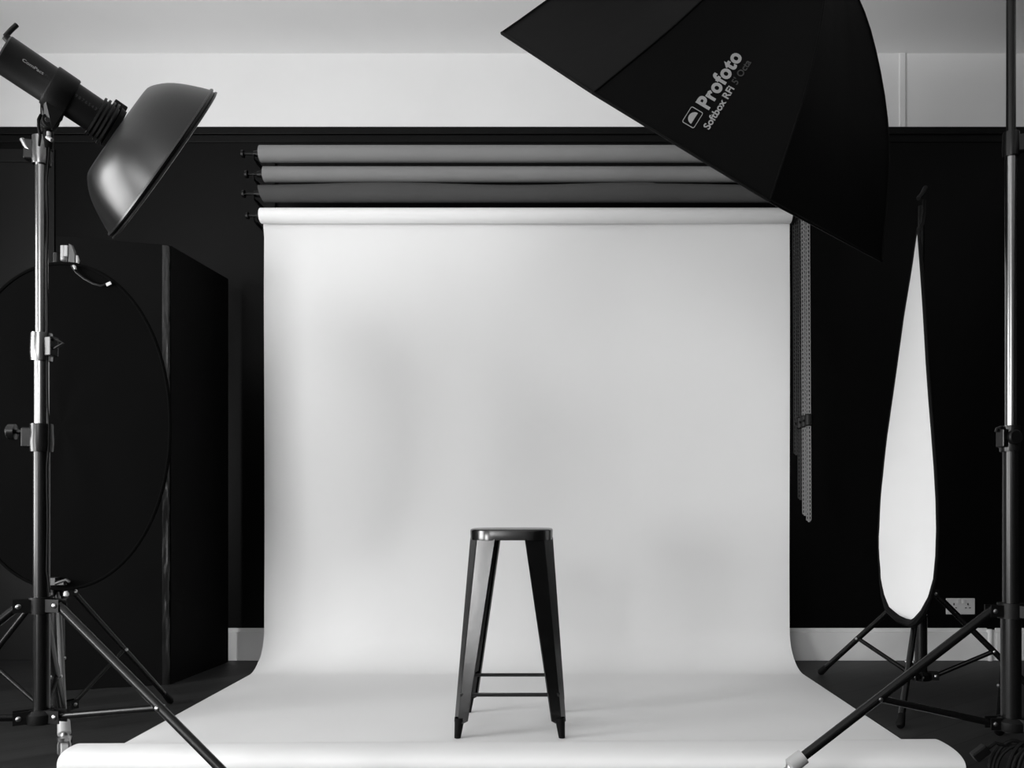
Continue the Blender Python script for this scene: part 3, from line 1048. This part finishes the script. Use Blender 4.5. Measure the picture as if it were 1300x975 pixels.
# lettering printed on the panel between the second and third rib
bvh = BVHTree.FromPolygons([tuple(v) for v in bvh_mb.v], bvh_mb.f)
cam_o = Vector((0, 0, CAM_H))
def on_cloth(px, py):
    d = (P(px, py, 1.0) - cam_o).normalized()
    hit = bvh.ray_cast(cam_o, d)
    p = hit[0]
    if p is None:
        p = P(px, py, 2.2)
    return p - d * 0.0025


def print_on_cloth(vs, fs, org, ux, uy, m, name):
    """vs in a unit frame; org, ux, uy: where that frame lies on the panel as the photo shows it"""
    out = [on_cloth(org[0] + ux[0] * v.x + uy[0] * v.y, org[1] + ux[1] * v.x + uy[1] * v.y) for v in vs]
    MB().add(out, fs).build(name, m, sb, smooth=False)


def fit(vs, w, h):
    x0, x1 = min(v.x for v in vs), max(v.x for v in vs)
    y1 = h
    return [Vector(((v.x - x0) / (x1 - x0), v.y / y1, 0)) for v in vs]


vs, fs = text_mesh('Profoto', 1.0, 0.040, 1.10)
print_on_cloth(fit(vs, 1, 0.78), fs, (899.0, 139.5), (44.0, -68.0), (-17.5, -10.5), 'print', 'maker_lettering')
vs, fs = text_mesh('Softbox RFi', 1.0, 0.025, 1.0)
print_on_cloth(fit(vs, 1, 0.72), fs, (900.0, 165.0), (32.5, -52.5), (-8.0, -4.6), 'print', 'model_lettering')
vs, fs = text_mesh("5' Octa", 1.0, 0.02, 1.0)
print_on_cloth(fit(vs, 1, 0.72), fs, (935.5, 108.0), (18.5, -29.0), (-7.6, -4.4), 'print_dim', 'size_lettering')
# emblem: half disc in a rounded square outline
def rrect(h, r, n=5):
    return [Vector((x, y, 0)) for x, y in rsq(h, r, n)]
o1, o2 = rrect(0.5, 0.12), rrect(0.455, 0.09)
n1 = len(o1)
ring_f = [(i, (i + 1) % n1, n1 + (i + 1) % n1, n1 + i) for i in range(n1)]
ex, ey = (12.7, -20.2), (-15.2, -8.9)
print_on_cloth(o1 + o2, ring_f, (879.3, 149.0), ex, ey, 'print', 'emblem_frame')
hd_v = [Vector((0.34 * math.cos(PI * i / 16), -0.16 + 0.46 * math.sin(PI * i / 16), 0)) for i in range(17)]
print_on_cloth(hd_v, [tuple(range(17))], (879.3, 149.0), ex, ey, 'print', 'emblem_half_disc')


# ------------------------------------------------------------------ left: black oval reflector on its stand
BX, BY = -1.84, 3.05
bl = stand('reflector_stand', 'black reflector stand with a chrome front leg behind the left light stand', (BX, BY), zz(898, BY), zz(752, BY),
           [(-1.585, 2.665), (-1.616, 3.475), (-2.30, 3.06)],
           [(zz(903, BY), zz(740, BY), 0.027, 'tube_dark'), (zz(745, BY), zz(322, BY), 0.016, 'tube_dark')],
           leg_r=0.0105, casters=(0,), leg_mats={0: 'grey_tube'}, joint=0.5, lowr=0.027)
RYL = 2.97
rc_ = P(79, 541, RYL)
rw, rh = 137 * RYL / F, 206.5 * RYL / F
ov = thing('oval_reflector', 'large black oval fabric reflector on a stand at the left', 'reflector', tuple(rc_))
def oval(s, kk, n=96, dy=0.0):
    out = []
    for i in range(n):
        a = 2 * PI * i / n
        e = 0.97
        c_, s_ = math.cos(a), math.sin(a)
        out.append(rc_ + Vector((math.copysign(abs(c_) ** e, c_) * rw * s, dy, math.copysign(abs(s_) ** e, s_) * rh * s)))
    return out
rows = []
for s in (1.0, 0.985, 0.93, 0.8, 0.6, 0.4, 0.2, 0.02):
    ring_ = oval(s, 0)
    for i, p in enumerate(ring_):
        p.y += 0.004 * math.sin(i * 0.35 + s * 6) * (1 - s) * 3 * s
    rows.append(ring_)
mb = MB().grid(rows, close_u=True)
mb.f.append(tuple(range(7 * 96, 8 * 96)))
mb.build('cloth', 'ref_black', ov, solid=0.002, angle=180)
MB().path(oval(1.0, 0), 0.0065, 8, closed=True).build('rim', 'ref_black', ov)
# carrying strap stitched across the top, with a white tag
mb = MB()
strap = [P(x, y, RYL - 0.012) for x, y in ((91, 337), (97, 346), (107, 354), (118, 360), (128, 363), (135, 361), (140, 358))]
mb.path(strap, 0.004, 6)
mb.build('strap', 'black_plastic', ov)
MB().box(P(138, 360.5, RYL - 0.018), (0.018, 0.004, 0.011), Matrix.Rotation(math.radians(-25), 3, 'Y')).build('tag', 'tag', ov, smooth=False)
# clamps that hold it
cl = thing('reflector_clamp', 'chrome and grey clamp gripping the top edge of the black oval reflector', 'clamp', tuple(P(85, 325, 3.0)), None)
mb = MB()
mb.box(P(81, 322, 2.985), (0.014, 0.022, 0.056))
mb.box(P(85, 319, 2.975), (0.014, 0.016, 0.040))
mb.lathe(P(80.5, 331, 2.975), (0, 0, 1), [(0, 0.009), (0.012, 0.010), (0.016, 0.006)], 12)
mb.build('jaw', 'clear', cl, bevel=0.003)
q = [P(86, 333, 2.97), P(95, 334, 2.97), P(95, 322, 2.97), P(91, 311, 2.97), P(87, 309, 2.97), P(87, 322, 2.97)]
q2 = [p + Vector((0, 0.014, 0)) for p in q]
MB().add(q + q2, [tuple(range(6)), tuple(range(11, 5, -1))] + [(i, (i + 1) % 6, 6 + (i + 1) % 6, 6 + i) for i in range(6)]).build('lever_plate', 'skirting' if False else mat('grey_cast_metal', 0.07, 0.45, metal=0.3), cl, smooth=False, bevel=0.002)
MB().path([P(98, 325, 2.965), P(99, 331, 2.96), P(98.5, 334, 2.96)], [0.004, 0.006, 0.005], 8).build('pin', 'clear', cl)
MB().path([P(93, 337, 2.95), P(95, 339, 2.95), P(96, 342, 2.95)], [0.004, 0.006, 0.004], 8).build('hook_tip', 'clear', cl)
cl2 = thing('reflector_clamp', 'small grey clamp holding the bottom edge of the black oval reflector', 'clamp', tuple(P(82, 742, 3.0)), None)
mb = MB().box(P(68, 738, 2.95), (0.030, 0.03, 0.028)).box(P(78, 740, 2.95), (0.030, 0.022, 0.016))
mb.path([P(70, 741, 2.94), P(78, 738, 2.94), P(84, 736, 2.94), P(89, 739, 2.94)], 0.006, 8)
mb.build('jaw', mat('grey_clamp_metal', 0.05, 0.4, metal=0.3), cl2, bevel=0.002)
MB().lathe(P(84, 757, 2.95), (0, 0, 1), [(0, 0.006), (0.003, 0.009), (0.010, 0.009), (0.018, 0.005)], 12).build('knob', mat('white_knob_plastic', 0.6, 0.4), cl2)


# ------------------------------------------------------------------ right: white reflector seen edge-on, twisted
GX, GY = 1.615, 3.62
gs = stand('reflector_stand', 'black reflector stand behind the white reflector at the right', (GX, GY), zz(857, GY), zz(753, GY),
           [(1.325, 4.09), (1.300, 3.09), (2.08, 3.50)],
           [(zz(864, GY), zz(748, GY), 0.026, 'tube_dark'), (zz(740, GY), zz(262, GY), 0.014, 'tube_dark')],
           leg_r=0.013, joint=0.55, lowr=0.026)
Lp = [(293, 1164.5), (340, 1158), (400, 1148), (480, 1137), (560, 1125.5), (630, 1118), (690, 1115), (740, 1118), (761, 1123), (773, 1129), (782, 1142), (786, 1152)]
Rp = [(293, 1165.5), (340, 1169), (400, 1173), (480, 1177.5), (560, 1184), (620, 1188.5), (690, 1190), (743, 1185), (757, 1180), (774.5, 1172), (784, 1164), (787, 1158)]
def interp(tab, y):
    if y <= tab[0][0]:
        return tab[0][1]
    for (a, xa), (b_, xb_) in zip(tab[:-1], tab[1:]):
        if y <= b_:
            return xa + (xb_ - xa) * (y - a) / (b_ - a)
    return tab[-1][1]
rows = []
NV, NU = 40, 12
zt, zbm = zz(293, 3.45), zz(787, 3.45)
for i in range(NV + 1):
    v = i / NV
    th = PI * v
    z = (zt + zbm) / 2 + (zt - zbm) / 2 * math.cos(th)
    w = max(0.06, math.sin(th)) if v > 0.5 else max(0.004, math.sin(th))
    yl, yr = 3.45 + 0.42 * w, 3.45 - 0.38 * w
    xl = interp(Lp, 646 + (CAM_H - z) * F / yl)
    xr = interp(Rp, 646 + (CAM_H - z) * F / yr)
    a = Vector(((xl - 703) * yl / F, yl, z))
    b_ = Vector(((xr - 703) * yr / F, yr, z))
    row = []
    for s in range(NU + 1):
        q = s / NU
        p = a * (1 - q) + b_ * q
        p += Vector((0.010, 0.0, 0)) * math.sin(PI * q) * w
        row.append(p)
    rows.append(row)
wr = thing('oval_reflector', 'white oval reflector with black rim seen nearly edge-on at the right', 'reflector', tuple(P(1155, 790, 3.45)))
MB().grid(rows).build('white_cloth', 'ref_white', wr, angle=180)
off = Vector((0.006, 0.002, 0))
MB().grid([[p + off for p in r] for r in rows]).build('back_cloth', 'ref_black', wr, angle=180)
edge = [r[0] for r in rows] + [r[-1] for r in rows[::-1]]
ctr = sum(edge, Vector()) / len(edge)
ed2, rads = [], []
for p in edge[::2]:
    ed2.append(p + (p - ctr).normalized() * 0.004 + Vector((0.003, 0, 0)))
    kk_ = max(0, min(1, (0.50 - p.z) / 0.12))
    ed2[-1] += Vector((-0.003 * kk_, 0, -0.010 * kk_))
    rads.append(0.0075 + 0.010 * kk_)
MB().path(ed2, rads, 8, closed=True).build('rim', 'rubber', wr)
g = thing('reflector_clamp', 'black clamp at the pointed top of the white reflector', 'clamp', tuple(P(1170, 260, 3.5)))
MB().path([P(1166, 252, 3.52), P(1171, 246, 3.54), P(1175, 238, 3.56)], 0.010, 8).build('jaw', 'black_plastic', g)
MB().path([P(1173, 255, 3.56), P(1173, 270, 3.54), P(1171, 284, 3.50), P(1166, 294, 3.46)], 0.008, 8).build('clamp_rod', 'black_metal', g)


# ------------------------------------------------------------------ double wall socket
sp = P(1218.5, 769.5, YB)
so = thing('wall_socket', 'white double mains socket on the black wall above the skirting', 'socket', (sp.x, YB, sp.z))
MB().box((sp.x, YB - 0.006, sp.z), (0.155, 0.012, 0.088)).build('face_plate', 'socket', so, smooth=False, bevel=0.003)
for s in (-1, 1):
    mb = MB()
    x = sp.x + s * 0.038
    mb.box((x, YB - 0.0125, sp.z + 0.012), (0.006, 0.002, 0.012))
    mb.box((x - 0.011, YB - 0.0125, sp.z - 0.008), (0.009, 0.002, 0.005))
    mb.box((x + 0.011, YB - 0.0125, sp.z - 0.008), (0.009, 0.002, 0.005))
    mb.build('pin_holes', 'slot', so, smooth=False)
for s in (-1, 1):
    MB().box((sp.x + s * 0.014, YB - 0.014, sp.z + 0.026), (0.014, 0.006, 0.020)).build('switch', 'socket', so, smooth=False, bevel=0.001)
